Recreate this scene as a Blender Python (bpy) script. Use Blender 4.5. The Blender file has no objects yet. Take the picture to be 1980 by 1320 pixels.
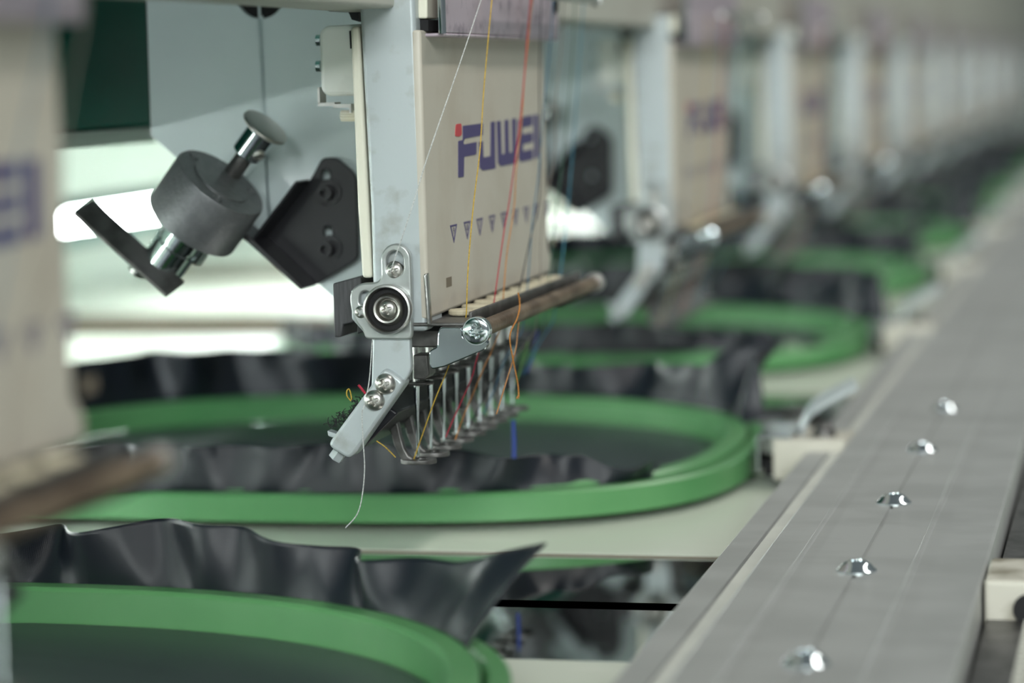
import bpy, bmesh, math, random
from mathutils import Vector, Matrix
random.seed(7)
S = bpy.context.scene
COL = S.collection
# ------------------------------------------------------------------ camera
F = 5000.0; TILT = math.atan(.102); YAW = math.radians(13.6); ROLL = .025
CAM = Vector((-.551, 0, .1156))
fw = Vector((math.cos(YAW)*math.cos(TILT), math.sin(YAW)*math.cos(TILT), -math.sin(TILT)))
rt0 = Vector((math.sin(YAW), -math.cos(YAW), 0)); up0 = rt0.cross(fw)
rt = rt0*math.cos(ROLL)-up0*math.sin(ROLL); up = up0*math.cos(ROLL)+rt0*math.sin(ROLL)
cd = bpy.data.cameras.new('camera'); cam = bpy.data.objects.new('camera', cd); COL.objects.link(cam)
M = Matrix((rt, up, -fw)).transposed().to_4x4(); M.translation = CAM
cam.matrix_world = M
cd.sensor_width = 17.3; cd.lens = F/1980*17.3; cd.clip_start = .02; cd.clip_end = 50
cd.dof.use_dof = True; cd.dof.focus_distance = .578; cd.dof.aperture_fstop = 4.4; cd.dof.aperture_blades = 0
S.camera = cam
# ------------------------------------------------------------------ light and exposure
S.view_settings.view_transform = 'Standard'; S.view_settings.look = 'None'
S.view_settings.gamma = 1; S.view_settings.exposure = 0.0
w = bpy.data.worlds.new('world'); S.world = w; w.use_nodes = True
w.node_tree.nodes['Background'].inputs[0].default_value = (.80, .90, .92, 1)
w.node_tree.nodes['Background'].inputs[1].default_value = .20
def area(name, loc, target, sx, sy, power, color):
    l = bpy.data.lights.new(name, 'AREA'); l.shape = 'RECTANGLE'; l.size = sx; l.size_y = sy
    l.energy = power; l.color = color
    o = bpy.data.objects.new(name, l); COL.objects.link(o); o.location = loc
    o.rotation_euler = (Vector(target)-Vector(loc)).to_track_quat('-Z', 'Y').to_euler()
    return o
area('added_fill_light', (-1.9, .95, .95), (.1, .2, .08), 1.2, .4, 60, (.88, .96, 1))  # added fill from behind camera left, brightens the sewing arm faces
area('added_fill_light', (-4.0, -.8, 1.5), (1.0, .15, .1), 3.0, .8, 190, (.95, 1, .985))  # added broad fill, stands for no fixture, brightens the column faces down the row
area('ceiling_tube_light', (.9, -1.0, 1.9), (.9, .05, 0), 3.0, .15, 30, (1, .96, .90))
area('ceiling_tube_light', (3.0, .9, 1.9), (3.0, .2, 0), 4.0, .2, 26, (.93, 1, .97))

# ------------------------------------------------------------------ pixel -> point on a real plane
def U(x, y, ax, v):
    d = fw+rt*((x-990)/F)-up*((y-660)/F)
    return CAM+d*((v-CAM[ax])/d[ax])
def UX(pts, X): return [(p.y, p.z) for p in (U(a, b, 0, X) for a, b in pts)]
def UY(pts, Y): return [(p.x, p.z) for p in (U(a, b, 1, Y) for a, b in pts)]

# ------------------------------------------------------------------ materials
def mat(name, col, rough=.5, metal=0., col2=None, scale=60., amount=.5, bump=0., bscale=300., aniso=None, coat=0, spec=.5, sheen=0, detail=4, thr=(.42, .62)):
    m = bpy.data.materials.new(name); m.use_nodes = True
    nt = m.node_tree; b = nt.nodes['Principled BSDF']
    b.inputs['Base Color'].default_value = (*col, 1); b.inputs['Roughness'].default_value = rough
    b.inputs['Metallic'].default_value = metal; b.inputs['Specular IOR Level'].default_value = spec
    b.inputs['Coat Weight'].default_value = coat; b.inputs['Sheen Weight'].default_value = sheen
    tc = nt.nodes.new('ShaderNodeTexCoord'); mp = nt.nodes.new('ShaderNodeMapping')
    nt.links.new(tc.outputs['Object'], mp.inputs[0])
    if aniso: mp.inputs['Scale'].default_value = aniso
    if col2:
        n = nt.nodes.new('ShaderNodeTexNoise'); n.inputs['Scale'].default_value = scale; n.inputs['Detail'].default_value = detail
        nt.links.new(mp.outputs[0], n.inputs['Vector'])
        r = nt.nodes.new('ShaderNodeMapRange'); r.inputs[1].default_value = thr[0]; r.inputs[2].default_value = thr[1]
        r.inputs[4].default_value = amount
        nt.links.new(n.outputs['Fac'], r.inputs[0])
        x = nt.nodes.new('ShaderNodeMix'); x.data_type = 'RGBA'
        x.inputs[6].default_value = (*col, 1); x.inputs[7].default_value = (*col2, 1)
        nt.links.new(r.outputs[0], x.inputs[0]); nt.links.new(x.outputs[2], b.inputs['Base Color'])
    if bump:
        n = nt.nodes.new('ShaderNodeTexNoise'); n.inputs['Scale'].default_value = bscale; n.inputs['Detail'].default_value = 3
        nt.links.new(mp.outputs[0], n.inputs['Vector'])
        bp = nt.nodes.new('ShaderNodeBump'); bp.inputs['Strength'].default_value = bump; bp.inputs['Distance'].default_value = .0003
        nt.links.new(n.outputs['Fac'], bp.inputs['Height']); nt.links.new(bp.outputs[0], b.inputs['Normal'])
    return m
def emis(name, col, s):
    m = mat(name, col); b = m.node_tree.nodes['Principled BSDF']
    b.inputs['Emission Color'].default_value = (*col, 1); b.inputs['Emission Strength'].default_value = s; return m
K = dict(
 column=mat('painted_aluminium', (.44, .485, .495), .40, .25, (.26, .25, .21), 170, .5, .12, 500, thr=(.55, .72), detail=10),
 cream=mat('cream_plastic', (.51, .475, .405), .45, 0, (.37, .31, .24), 45, .6, .05, 700, thr=(.5, .78), detail=8),
 ivory=mat('ivory_plastic', (.74, .72, .60), .4, 0, (.66, .50, .18), 22, .8, thr=(.62, .75)),
 box=mat('worn_white_plastic', (.74, .76, .71), .35, 0, (.33, .33, .29), 50, .6, thr=(.52, .75)),
 arm=mat('pale_grey_enamel', (.62, .71, .72), .36, 0, (.52, .61, .62), 25, .5, .1, 900, coat=.2),
 purple=mat('oxidised_steel', (.52, .44, .50), .4, .3, (.22, .18, .23), 220, .8, .3, 500, thr=(.5, .7)),
 chrome_dark_refl=mat('chrome_dark_reflection', (.30, .33, .35), .10, 1, (.20, .22, .24), 120, .4),  # chrome with a dark reflection put into its base colour, for the rod bracket
 steel=mat('brushed_steel', (.55, .55, .53), .3, 1, (.35, .35, .34), 150, .6, .15, 600),
 satin=mat('satin_nickel', (.50, .49, .46), .33, 1),
 chrome=mat('chrome', (.62, .68, .70), .12, 1, (.45, .48, .5), 120, .4),
 guide=mat('cast_zinc_plate', (.44, .47, .46), .36, .65, (.30, .31, .30), 120, .5, .15, 500),
 darksteel=mat('dark_worn_steel', (.17, .165, .16), .42, .8, (.07, .07, .065), 160, .7, .3, 500),
 black=mat('black_bracket_paint', (.010, .010, .013), .34, 0, (.02, .02, .025), 60, .5, .1, 400, spec=.4),
 motor=mat('dark_die_cast', (.17, .175, .185), .40, .5, (.22, .225, .235), 500, .5, .4, 1500),
 blackblock=mat('black_ribbed_plastic', (.03, .03, .033), .5, 0, (.08, .08, .085), 90, .6, .3, 300, aniso=(1, 14, 1)),
 hole=mat('dark_recess', (.006, .006, .007), .8),
 rust=mat('brown_felt_rod', (.085, .055, .032), .45, .3, (.24, .18, .12), 70, .7, .5, 900, aniso=(1, 1, 1)),
 felt=mat('cream_felt', (.52, .47, .34), .8, 0, (.36, .31, .21), 300, .5, .5, 1500),
 indigo=mat('indigo_print', (.058, .045, .15), .5), red=mat('red_print', (.50, .05, .06), .5),
 green=mat('green_hoop_plastic', (.080, .25, .090), .36, 0, (.13, .32, .13), 30, .6, .08, 400, spec=.5, thr=(.4, .7)),
 fabric=mat('charcoal_satin_fabric', (.009, .012, .018), .30, 0, None, spec=.5),
 cloth=mat('taut_charcoal_cloth', (.014, .020, .028), .34, 0, None, spec=.5),
 rail=mat('brushed_aluminium', (.46, .47, .46), .45, .5, (.37, .38, .37), 40, .7, .05, 250, aniso=(1.5, .8, 1)),
 ledge=mat('pale_ledge', (.56, .57, .52), .55, .1, (.46, .47, .44), 60, .6),  # paler colour than the rail body, for the inner ledge strip
 table=mat('speckled_table_laminate', (.62, .66, .57), .3, 0, (.70, .72, .64), 160, .6, thr=(.55, .7), aniso=(1, .25, 1)),
 edge=mat('brown_board_edge', (.17, .14, .10), .7),
 mirror=mat('polished_steel_plate', (.38, .40, .39), .035, 1, (.28, .30, .29), 60, .3),
 beam=mat('dark_green_enamel', (.010, .16, .115), .45, 0, (.018, .19, .14), 20, .5, spec=.25),
 upper=mat('greige_enamel', (.44, .44, .39), .5, 0, (.34, .32, .28), 12, .5),
 back=mat('pale_back_cover', (.55, .63, .56), .5, 0, (.45, .56, .42), 3, .6),
 clip=mat('stained_cream_block', (.52, .50, .43), .5, 0, (.16, .14, .09), 75, .8, thr=(.52, .68)),
 lint=mat('lint_black', (.02, .02, .022), .9), lamp=emis('lamp_tube_glow', (.95, 1, .98), 36.),
 teal=mat('teal_enamel', (.02, .12, .10), .4), brass=mat('brass', (.6, .45, .25), .3, 1), floor=mat('grey_floor', (.25, .27, .26), .4, 0, (.2, .2, .2), 4, .5),
 wall=mat('room_wall', (.5, .56, .52), .8, 0, (.42, .46, .43), 2, .5),
)
# fine weave on the fabric
def weave(m):
    nt = m.node_tree; b = nt.nodes['Principled BSDF']
    tc = nt.nodes.new('ShaderNodeTexCoord'); ws = []
    for ax, sc in (('X', 1100), ('Z', 1100)):
        wv = nt.nodes.new('ShaderNodeTexWave'); wv.bands_direction = 'Y' if ax == 'X' else 'Z'; wv.inputs['Scale'].default_value = sc
        nt.links.new(tc.outputs['Object'], wv.inputs[0]); ws.append(wv)
    a = nt.nodes.new('ShaderNodeMath'); a.operation = 'ADD'
    nt.links.new(ws[0].outputs['Fac'], a.inputs[0]); nt.links.new(ws[1].outputs['Fac'], a.inputs[1])
    bp = nt.nodes.new('ShaderNodeBump'); bp.inputs['Strength'].default_value = .25; bp.inputs['Distance'].default_value = .0001
    nt.links.new(a.outputs[0], bp.inputs['Height']); nt.links.new(bp.outputs[0], b.inputs['Normal'])
weave(K['fabric']); weave(K['cloth'])
def thread_mat(name, c):
    c = tuple(v*.72 for v in c); return mat('thread_'+name, c, .6, 0, tuple(v*.55 for v in c), 2500, .8, spec=.3)
TH = {n: thread_mat(n, c) for n, c in dict(yellow=(.80, .53, .07), crimson=(.62, .03, .07), orange=(.72, .30, .07), black=(.015, .02, .03), blue=(.05, .22, .36),
      taupe=(.32, .28, .24), green=(.10, .22, .16), skyblue=(.10, .38, .52), white=(.80, .82, .80), royal=(.05, .10, .50), copper=(.55, .28, .12), red=(.35, .02, .03), lime=(.25, .5, .15), cyan=(.05, .35, .6)).items()}

# ------------------------------------------------------------------ object helpers
LOC = {}
def thing(name, loc, label=None, cat=None, group=None):
    o = bpy.data.objects.new(name, None); COL.objects.link(o); o.location = loc; o.empty_display_size = .01
    LOC[o.name] = Vector(loc)
    if label: tag(o, label, cat, group)
    return o
def tag(o, label=None, cat=None, group=None, kind=None):
    if label: o['label'] = label
    if cat: o['category'] = cat
    if group: o['group'] = group
    if kind: o['kind'] = kind
    return o
def obj(name, bm, m, parent=None, bevel=0, smooth=True, loc=None, seg=2):
    """one mesh object; vertices arrive in world coordinates"""
    me = bpy.data.meshes.new(name); bmesh.ops.recalc_face_normals(bm, faces=bm.faces)
    off = LOC[parent.name] if parent is not None else (Vector(loc) if loc else Vector((0, 0, 0)))
    bmesh.ops.translate(bm, verts=bm.verts, vec=-off)
    bm.to_mesh(me); bm.free(); me.materials.append(K[m] if isinstance(m, str) else m)
    o = bpy.data.objects.new(name, me); COL.objects.link(o)
    if parent is not None: o.parent = parent
    elif loc: o.location = loc
    LOC[o.name] = off
    if smooth:
        for p in me.polygons: p.use_smooth = True
        me.set_sharp_from_angle(angle=math.radians(38))
    if bevel:
        b = o.modifiers.new('bevel', 'BEVEL'); b.width = bevel; b.segments = seg; b.limit_method = 'ANGLE'; b.angle_limit = math.radians(35); b.harden_normals = True
    return o
B = bmesh.new
def box(bm, lo, hi):
    r = bmesh.ops.create_cube(bm, size=1)
    for v in r['verts']: v.co = Vector([lo[i]+(v.co[i]+.5)*(hi[i]-lo[i]) for i in range(3)])
    return bm
def put(a, b, c, ax):  # 2-D (a,b) plus offset c along ax
    return {0: Vector((c, a, b)), 1: Vector((a, c, b)), 2: Vector((a, b, c))}[ax]
def prism(bm, pts, ax, c0, c1):
    n = len(pts)
    v0 = [bm.verts.new(put(a, b, c0, ax)) for a, b in pts]; v1 = [bm.verts.new(put(a, b, c1, ax)) for a, b in pts]
    bm.faces.new(v0); bm.faces.new(v1[::-1])
    for i in range(n): bm.faces.new((v0[i], v0[(i+1) % n], v1[(i+1) % n], v1[i]))
    return bm
def frame(d):
    d = Vector(d).normalized(); a = Vector((0, 0, 1)) if abs(d.z) < .9 else Vector((1, 0, 0))
    x = d.cross(a).normalized(); return x, d.cross(x).normalized(), d
def rev(bm, prof, c, d, seg=32, cap=True):
    """lathe: prof = [(r, h)], about axis d from c"""
    x, y, z = frame(d); rings = []
    for r, h in prof:
        rings.append([bm.verts.new(Vector(c)+z*h+(x*math.cos(2*math.pi*i/seg)+y*math.sin(2*math.pi*i/seg))*r) for i in range(seg)])
    for a, b in zip(rings, rings[1:]):
        for i in range(seg): bm.faces.new((a[i], a[(i+1) % seg], b[(i+1) % seg], b[i]))
    if cap: bm.faces.new(rings[0]); bm.faces.new(rings[-1][::-1])
    return bm
def cyl(bm, p0, p1, r, seg=24, r1=None):
    p0, p1 = Vector(p0), Vector(p1)
    return rev(bm, [(r, 0), (r if r1 is None else r1, (p1-p0).length)], p0, p1-p0, seg)
def tube(bm, pts, r, seg=6, closed=False, rs=None):
    pts = [Vector(p) for p in pts]; n = len(pts); rings = []; ref = None
    for i, p in enumerate(pts):
        if closed: t = pts[(i+1) % n]-pts[i-1]
        else: t = pts[min(i+1, n-1)]-pts[max(i-1, 0)]
        if t.length < 1e-9: t = Vector((0, 0, 1))
        t.normalize()
        if ref is None: ref = frame(t)[0]
        ref = (ref-t*ref.dot(t)).normalized(); y = t.cross(ref); rr = rs[i] if rs else r
        rings.append([bm.verts.new(p+(ref*math.cos(2*math.pi*k/seg)+y*math.sin(2*math.pi*k/seg))*rr) for k in range(seg)])
    pairs = list(zip(rings, rings[1:]))+([(rings[-1], rings[0])] if closed else [])
    for a, b in pairs:
        for k in range(seg): bm.faces.new((a[k], a[(k+1) % seg], b[(k+1) % seg], b[k]))
    if not closed: bm.faces.new(rings[0]); bm.faces.new(rings[-1][::-1])
    return bm
def spline(pts, m=8):
    pts = [Vector(p) for p in pts]; out = []
    for i in range(len(pts)-1):
        p0, p1, p2, p3 = pts[max(i-1, 0)], pts[i], pts[i+1], pts[min(i+2, len(pts)-1)]
        for k in range(m):
            t = k/m; out.append(.5*((2*p1)+(p2-p0)*t+(2*p0-5*p1+4*p2-p3)*t*t+(3*p1-p0-3*p2+p3)*t**3))
    return out+[pts[-1]]
def plate(bm, outlines, ax, c0, c1, bev=0):
    """flat plate with holes: outlines = list of closed 2-D loops"""
    cu = bpy.data.curves.new('c', 'CURVE'); cu.dimensions = '2D'; cu.fill_mode = 'BOTH'
    cu.extrude = abs(c1-c0)/2-bev; cu.bevel_depth = bev; cu.bevel_resolution = 2; cu.offset = -bev
    for L in outlines:
        s = cu.splines.new('POLY'); s.points.add(len(L)-1)
        for p, q in zip(s.points, L): p.co = (q[0], q[1], 0, 1)
        s.use_cyclic_u = True
    o = bpy.data.objects.new('c', cu); me = o.to_mesh()
    vs = [bm.verts.new(put(v.co.x, v.co.y, (c0+c1)/2+v.co.z, ax)) for v in me.vertices]
    for f in me.polygons:
        try: bm.faces.new([vs[i] for i in f.vertices])
        except ValueError: pass
    o.to_mesh_clear(); bpy.data.objects.remove(o); bpy.data.curves.remove(cu)
    return bm
def rnd(pts, r, k=5):
    """round the corners of a 2-D loop (Bezier, radius r)"""
    out = []; n = len(pts)
    for i in range(n):
        p = Vector(pts[i]); a = Vector(pts[i-1])-p; b = Vector(pts[(i+1) % n])-p
        ra = min(r, a.length*.45); rb = min(r, b.length*.45); a = p+a.normalized()*ra; b = p+b.normalized()*rb
        for j in range(k+1):
            t = j/k; out.append(tuple(a*(1-t)**2+p*2*t*(1-t)+b*t*t))
    return out
def slot(cx, cy, dx, dy, r, k=8):
    """stadium loop from (cx,cy) to (cx+dx,cy+dy)"""
    a = math.atan2(dy, dx); out = []
    for j in range(k+1):
        t = a+math.pi/2+math.pi*j/k; out.append((cx+r*math.cos(t), cy+r*math.sin(t)))
    for j in range(k+1):
        t = a-math.pi/2+math.pi*j/k; out.append((cx+dx+r*math.cos(t), cy+dy+r*math.sin(t)))
    return out
def circ(cx, cy, r, k=24): return [(cx+r*math.cos(2*math.pi*i/k), cy+r*math.sin(2*math.pi*i/k)) for i in range(k)]
def screw(bm, c, d, r, h, rot=.4, hexa=False, nr=22, nt=72):
    """domed head with a cross (or hexagon) recess, base at c, facing d"""
    x, y, z = frame(d); c = Vector(c); rings = []
    for i in range(1, nr+1):
        u = i/nr; ring = []
        for j in range(nt):
            t = 2*math.pi*j/nt; a = u*math.cos(t-rot); b = u*math.sin(t-rot)
            hh = h*math.sqrt(max(0, 1-(u**2)*.97))**.8 if not hexa else h
            if hexa: dep = 1 if u < .55 else 0
            else:
                wdt = .13-.06*u; dep = max(0, min(1, (wdt*1.6-min(abs(a), abs(b)))/.06))*max(0, min(1, (.55-u)/.1))
            ring.append(bm.verts.new(c+x*r*u*math.cos(t)+y*r*u*math.sin(t)+z*(hh-dep*h*.62)))
        rings.append(ring)
    cv = bm.verts.new(c+z*h*.35)
    for j in range(nt): bm.faces.new((cv, rings[0][j], rings[0][(j+1) % nt]))
    for a, b in zip(rings, rings[1:]):
        for j in range(nt): bm.faces.new((a[j], b[j], b[(j+1) % nt], a[(j+1) % nt]))
    base = [bm.verts.new(v.co-z*(v.co-c).dot(z)-z*.0002) for v in rings[-1]]
    for j in range(nt): bm.faces.new((rings[-1][j], base[j], base[(j+1) % nt], rings[-1][(j+1) % nt]))
    return bm
def copy_tree(o, dx, parent=None):
    c = o.copy(); COL.objects.link(c)
    if parent is None: c.location = o.location+Vector((dx, 0, 0))
    else: c.parent = parent
    for ch in [x for x in bpy.data.objects if x.parent == o]: copy_tree(ch, dx, c)
    return c
kids = {}
def copy_tree(o, dx, parent=None, skip=()):
    c = o.copy(); COL.objects.link(c)
    if parent is None: c.location = o.location+Vector((dx, 0, 0))
    else: c.parent = parent
    for ch in kids.get(o.name, []):
        if ch.name.split('.')[0] not in skip: copy_tree(ch, dx, c, skip)
    return c
def index_children():
    kids.clear()
    for x in bpy.data.objects:
        if x.parent: kids.setdefault(x.parent.name, []).append(x)

HD = .33; D = .32; N0, N1 = -1, 10
WHERE = {-1: 'the nearest head, cut by the left edge', 0: 'the sharp head in the middle', 1: 'the first blurred head beyond the sharp one',
         2: 'the second blurred head beyond the sharp one'}
ORD = 'zeroth first second third fourth fifth sixth seventh eighth ninth tenth eleventh twelfth'.split()
def where(n): return WHERE.get(n) or 'the %s head beyond the sharp one' % ORD[n]

# ================================================================== setting
XA, XB = -1.2, 4.2
o = obj('floor', box(B(), (-6, -6, -.80), (12, 8, -.76)), 'floor'); tag(o, kind='structure')
o = obj('wall_back', box(B(), (-6, 4, -.76), (12, 4.1, 2.8)), 'wall'); tag(o, kind='structure')
o = obj('wall_far', box(B(), (9, -6, -.76), (9.1, 4, 2.8)), 'wall'); tag(o, kind='structure')

# ------------------------------------------------------------------ table with its steel cover plates
TZ = -.0015
def at_table(x, y): return U(x, y, 2, TZ).x
P0, P1 = at_table(1150, 1278), at_table(1200, 1071)
G0, G1 = at_table(1150, 1172), at_table(1150, 1158)
t = thing('work_table', (1.5, .24, -.76), 'long pale sage laminate table running under all the hoops', 'table')
bt, be = B(), B()
for n in range(-4, 13):
    a, b = n*D+P1, (n+1)*D+P0
    box(bt, (a, -.25, -.0002), (b, .62, 0)); box(be, (a, -.25, -.012), (b, .62, -.0002))
obj('tabletop', bt, 'table', t, smooth=False); obj('board_edge', be, 'edge', t, smooth=False)
b_ = B()
for n in range(-4, 13): box(b_, (n*D+P0, -.25, -.02), (n*D+P1, .62, -.014))
box(b_, (XA, -.25, -.06), (XB, -.22, -.012)); box(b_, (XA, .60, -.06), (XB, .62, -.012))
obj('under_frame', b_, 'hole', t, smooth=False)
for X in (-1.1, .8, 2.6, 4.0):
    for Y in (-.2, .58): obj('leg', box(B(), (X, Y-.03, -.7583), (X+.06, Y+.03, -.02)), 'upper', t)
t.location.z += TZ
for n in range(-1, 4):
    for nm, a, b in (('nearer', P0+.0006, G0), ('farther', G1, P1-.0006)):
        bm = box(B(), (n*D+a, -.02, TZ-.0095), (n*D+b, .30, TZ-.0006))
        tag(obj('cover_plate', bm, 'mirror', None, 0, False, loc=(n*D+(a+b)/2, .14, -.0105)),
            '%s steel cover plate below %s' % (nm, where(n)), 'steel plate', 'steel cover plates let into the table')
# ------------------------------------------------------------------ rails and beams along the machine
t = thing('guide_rail', (1.5, .17, .133), 'cream rail across the tops of the stitching heads', 'rail')
bm = B(); prism(bm, [(.158, .1314), (.1755, .1314), (.1755, .30), (.158, .30)], 0, XA, XB); obj('rail_body', bm, 'upper', t, .001)
t = thing('support_beam', (1.5, .29, .104), 'dark green machine beam behind the sewing arms', 'beam')
bm = box(B(), (XA, .262, .1045), (XB, .32, .6)); obj('beam_body', bm, 'beam', t, .002)
bm = box(B(), (XA, .2605, .1005), (XB, .30, .1045)); obj('lower_lip', bm, 'back', t, .0005)
t = thing('back_cover', (1.5, .66, -.3), 'pale green cover panel closing the rear of the machine', 'panel')
bm = box(B(), (XA, .64, -.3), (XB, .66, .5)); obj('cover_sheet', bm, 'back', t, .001)
bm = box(B(), (XA, .628, .02), (XB, .6395, .034)); obj('lower_strip', bm, 'teal', t, .001)
t = thing('tube_lamp', (.9, .47, .06), 'glowing white tube lamp under the green beam behind the arms', 'lamp')
bm = B(); cyl(bm, (-.80, .47, .056), (2.6, .47, .056), .0048); obj('tube', bm, 'lamp', t)
bm = box(B(), (-.83, .460, .0612), (2.63, .480, .0655)); obj('housing', bm, 'teal', t, .001)
for x in (-.814, 2.604): obj('end_cap', box(B(), (x-.014, .46, .0465), (x+.014, .48, .066)), 'steel', t, .001)
for x in (-.3, 1.5, 2.4): obj('strut', box(B(), (x-.004, .476, .0), (x+.004, .484, .0375)), 'steel', t)

# ------------------------------------------------------------------ aluminium frame rail beside the hoops
t = thing('frame_rail', (1.5, .058, 0), 'long grey brushed aluminium rail with a row of screws beside the hoops', 'rail')
def pf(y, z): return (y*.001, z*.001)
top = 12.0
prof = [pf(30, -1.4), pf(30, 11.4), pf(30.6, top), pf(44, top), pf(44.3, top+.35), pf(45.1, top+.35), pf(45.4, top), pf(55.6, top), pf(55.9, top-.7), pf(56.3, top-.7), pf(56.6, top),
        pf(68.8, top), pf(69.1, top+.3), pf(69.8, top+.3), pf(70.1, top), pf(77.4, top), pf(78.2, top-.8), pf(78.3, 9.4), pf(82.2, 9.4), pf(82.4, 8.6), pf(82.9, 8.6), pf(83.1, 9.4), pf(89, 9.4), pf(89.6, 8.8), pf(89.6, -1.4)]
obj('rail_body', prism(B(), prof, 0, XA, XB), 'rail', t, smooth=False)
bm = box(B(), (XA, .0784, .0085), (XB, .0821, .00955)); obj('inner_ledge', bm, 'ledge', t)
i = 0; x = -.106-3*.0857
while x < .26:
    r = bmesh.new(); c = Vector((x, .056, .0119))
    rev(r, [(.0042, 0), (.0042, .0004), (.0037, .0008), (.003, .0016), (.0019, .0023), (.0012, .0024), (.0010, .0014), (.0002, .0013)], c, (0, 0, 1), 36)
    obj('screw', r, 'chrome', t); x += .0857
t2 = thing('rack_strip', (1.5, .02, 0), 'dark toothed strip running along the far side of the aluminium rail', 'strip')
bm = box(B(), (XA, .0215, TZ), (XB, .0290, .0045)); obj('strip_body', bm, 'darksteel', t2)
bm = B(); x = -.2
while x < 1.2: box(bm, (x, .0195, .0), (x+.0022, .0215, .0050)); x += .0042
tag(obj('teeth', bm, 'upper', t2, smooth=False), kind='stuff')
bm = box(B(), (XA, -.25, TZ), (XB, .0185, .0012)); obj('table_cover', bm, 'back', t2, .0003)

# ------------------------------------------------------------------ hoop clamps on the rail
def clamp():
    t = thing('hoop_clamp', (.182, .09, 0))
    bm = B(); plate(bm, [rnd([(.0785, .0012), (.0988, .0012), (.0988, .0126), (.0785, .0126)], .0006)], 0, .166, .169, .0003)
    plate(bm, [rnd([(.0905, .0012), (.0988, .0012), (.0988, .0118), (.0905, .0118)], .0006)], 0, .1955, .198, .0003)
    box(bm, (.169, .0905, .0096), (.1955, .0985, .0112)); obj('block', bm, 'clip', t)
    bm = box(B(), (.169, .0785, .0096), (.1955, .0905, .0112)); obj('tread', bm, 'clip', t)
    bm = box(B(), (.1665, .0940, .0128), (.1955, .1035, .0136)); box(bm, (.1665, .1028, .0030), (.1955, .1036, .0128))
    obj('spring_plate', bm, 'chrome', t, .0003)
    bm = box(B(), (.172, .0990, .0012), (.190, .1026, .0055)); obj('catch', bm, 'hole', t, .0004)
    bm = B(); rev(bm, [(.0036, 0), (.0034, .0006), (.0026, .0030), (.0016, .0040), (.0005, .0042)], (.1845, .0865, .0112), (0, 0, 1), 24); obj('screw', bm, 'darksteel', t)
    a = [U(x, y, 0, .186) for x, y in ((1545, 852), (1556, 812), (1574, 786), (1612, 762), (1655, 740))]
    pts = spline(a, 5); bm = B(); prev = None
    for i, p in enumerate(pts):
        wv = .0009+.0009*min(1, max(0, (i-6)/4)) ; nn = Vector((.0, .6, .8)).normalized() if i < 8 else Vector((.0, .35, .9)).normalized()
        q = [bm.verts.new(p+Vector((s*wv*1.6, 0, 0))+nn*u*.0006+Vector((0, s*wv*.5, s*wv*.45))) for s, u in ((-1, -1), (1, -1), (1, 1), (-1, 1))]
        if prev:
            for k in range(4): bm.faces.new((prev[k], prev[(k+1) % 4], q[(k+1) % 4], q[k]))
        else: bm.faces.new(q)
        prev = q
    bm.faces.new(prev[::-1]); obj('lever', bm, 'column', t)
    return t
clampA = clamp()
# operator-side clamp, its body like the other but turned round
tB = thing('hoop_clamp', (-.05, .02, 0), 'cream hoop clamp beyond the rail at the lower right edge of the frame', 'clamp')
bm = B(); box(bm, (-.030, .0, .0015), (-.005, .0295, .0125)); obj('block', bm, 'clip', tB, .001)
bm = B(); rev(bm, [(.0032, 0), (.0032, .0006)], (-.0303, .0205, .0068), (-1, 0, 0), 24); obj('bolt_hole', bm, 'hole', tB)

# ------------------------------------------------------------------ hoops and fabric
HA, HB, HY = .1055, .1245, .2305   # half sizes, centre in Y
def sup(phi, a, b, cx):
    c, s = math.cos(phi), math.sin(phi); n = 2.35 if c > 0 else 3.0
    # blend the exponent so near and far halves join
    k = 2/n
    return Vector((cx+a*math.copysign(abs(c)**k, c), HY-b*math.copysign(abs(s)**k, s), 0))
def ring(bm, cx, a0, a1, z0, z1, rim, N=220):
    """ring wall between offsets a0 (inner) and a1 (outer)"""
    prof = [(a0, z0), (a0, z1-rim), (a0+rim, z1), (a1-rim, z1), (a1, z1-rim), (a1, z0)]
    rs = []
    for i in range(N):
        phi = 2*math.pi*i/N
        rs.append([bm.verts.new(sup(phi, HA+o_, HB+o_, cx)+Vector((0, 0, z))) for o_, z in prof])
    m = len(prof)
    for i in range(N):
        A, C = rs[i], rs[(i+1) % N]
        for k in range(m): bm.faces.new((A[k], A[(k+1) % m], C[(k+1) % m], C[k]))
    return bm
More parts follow.
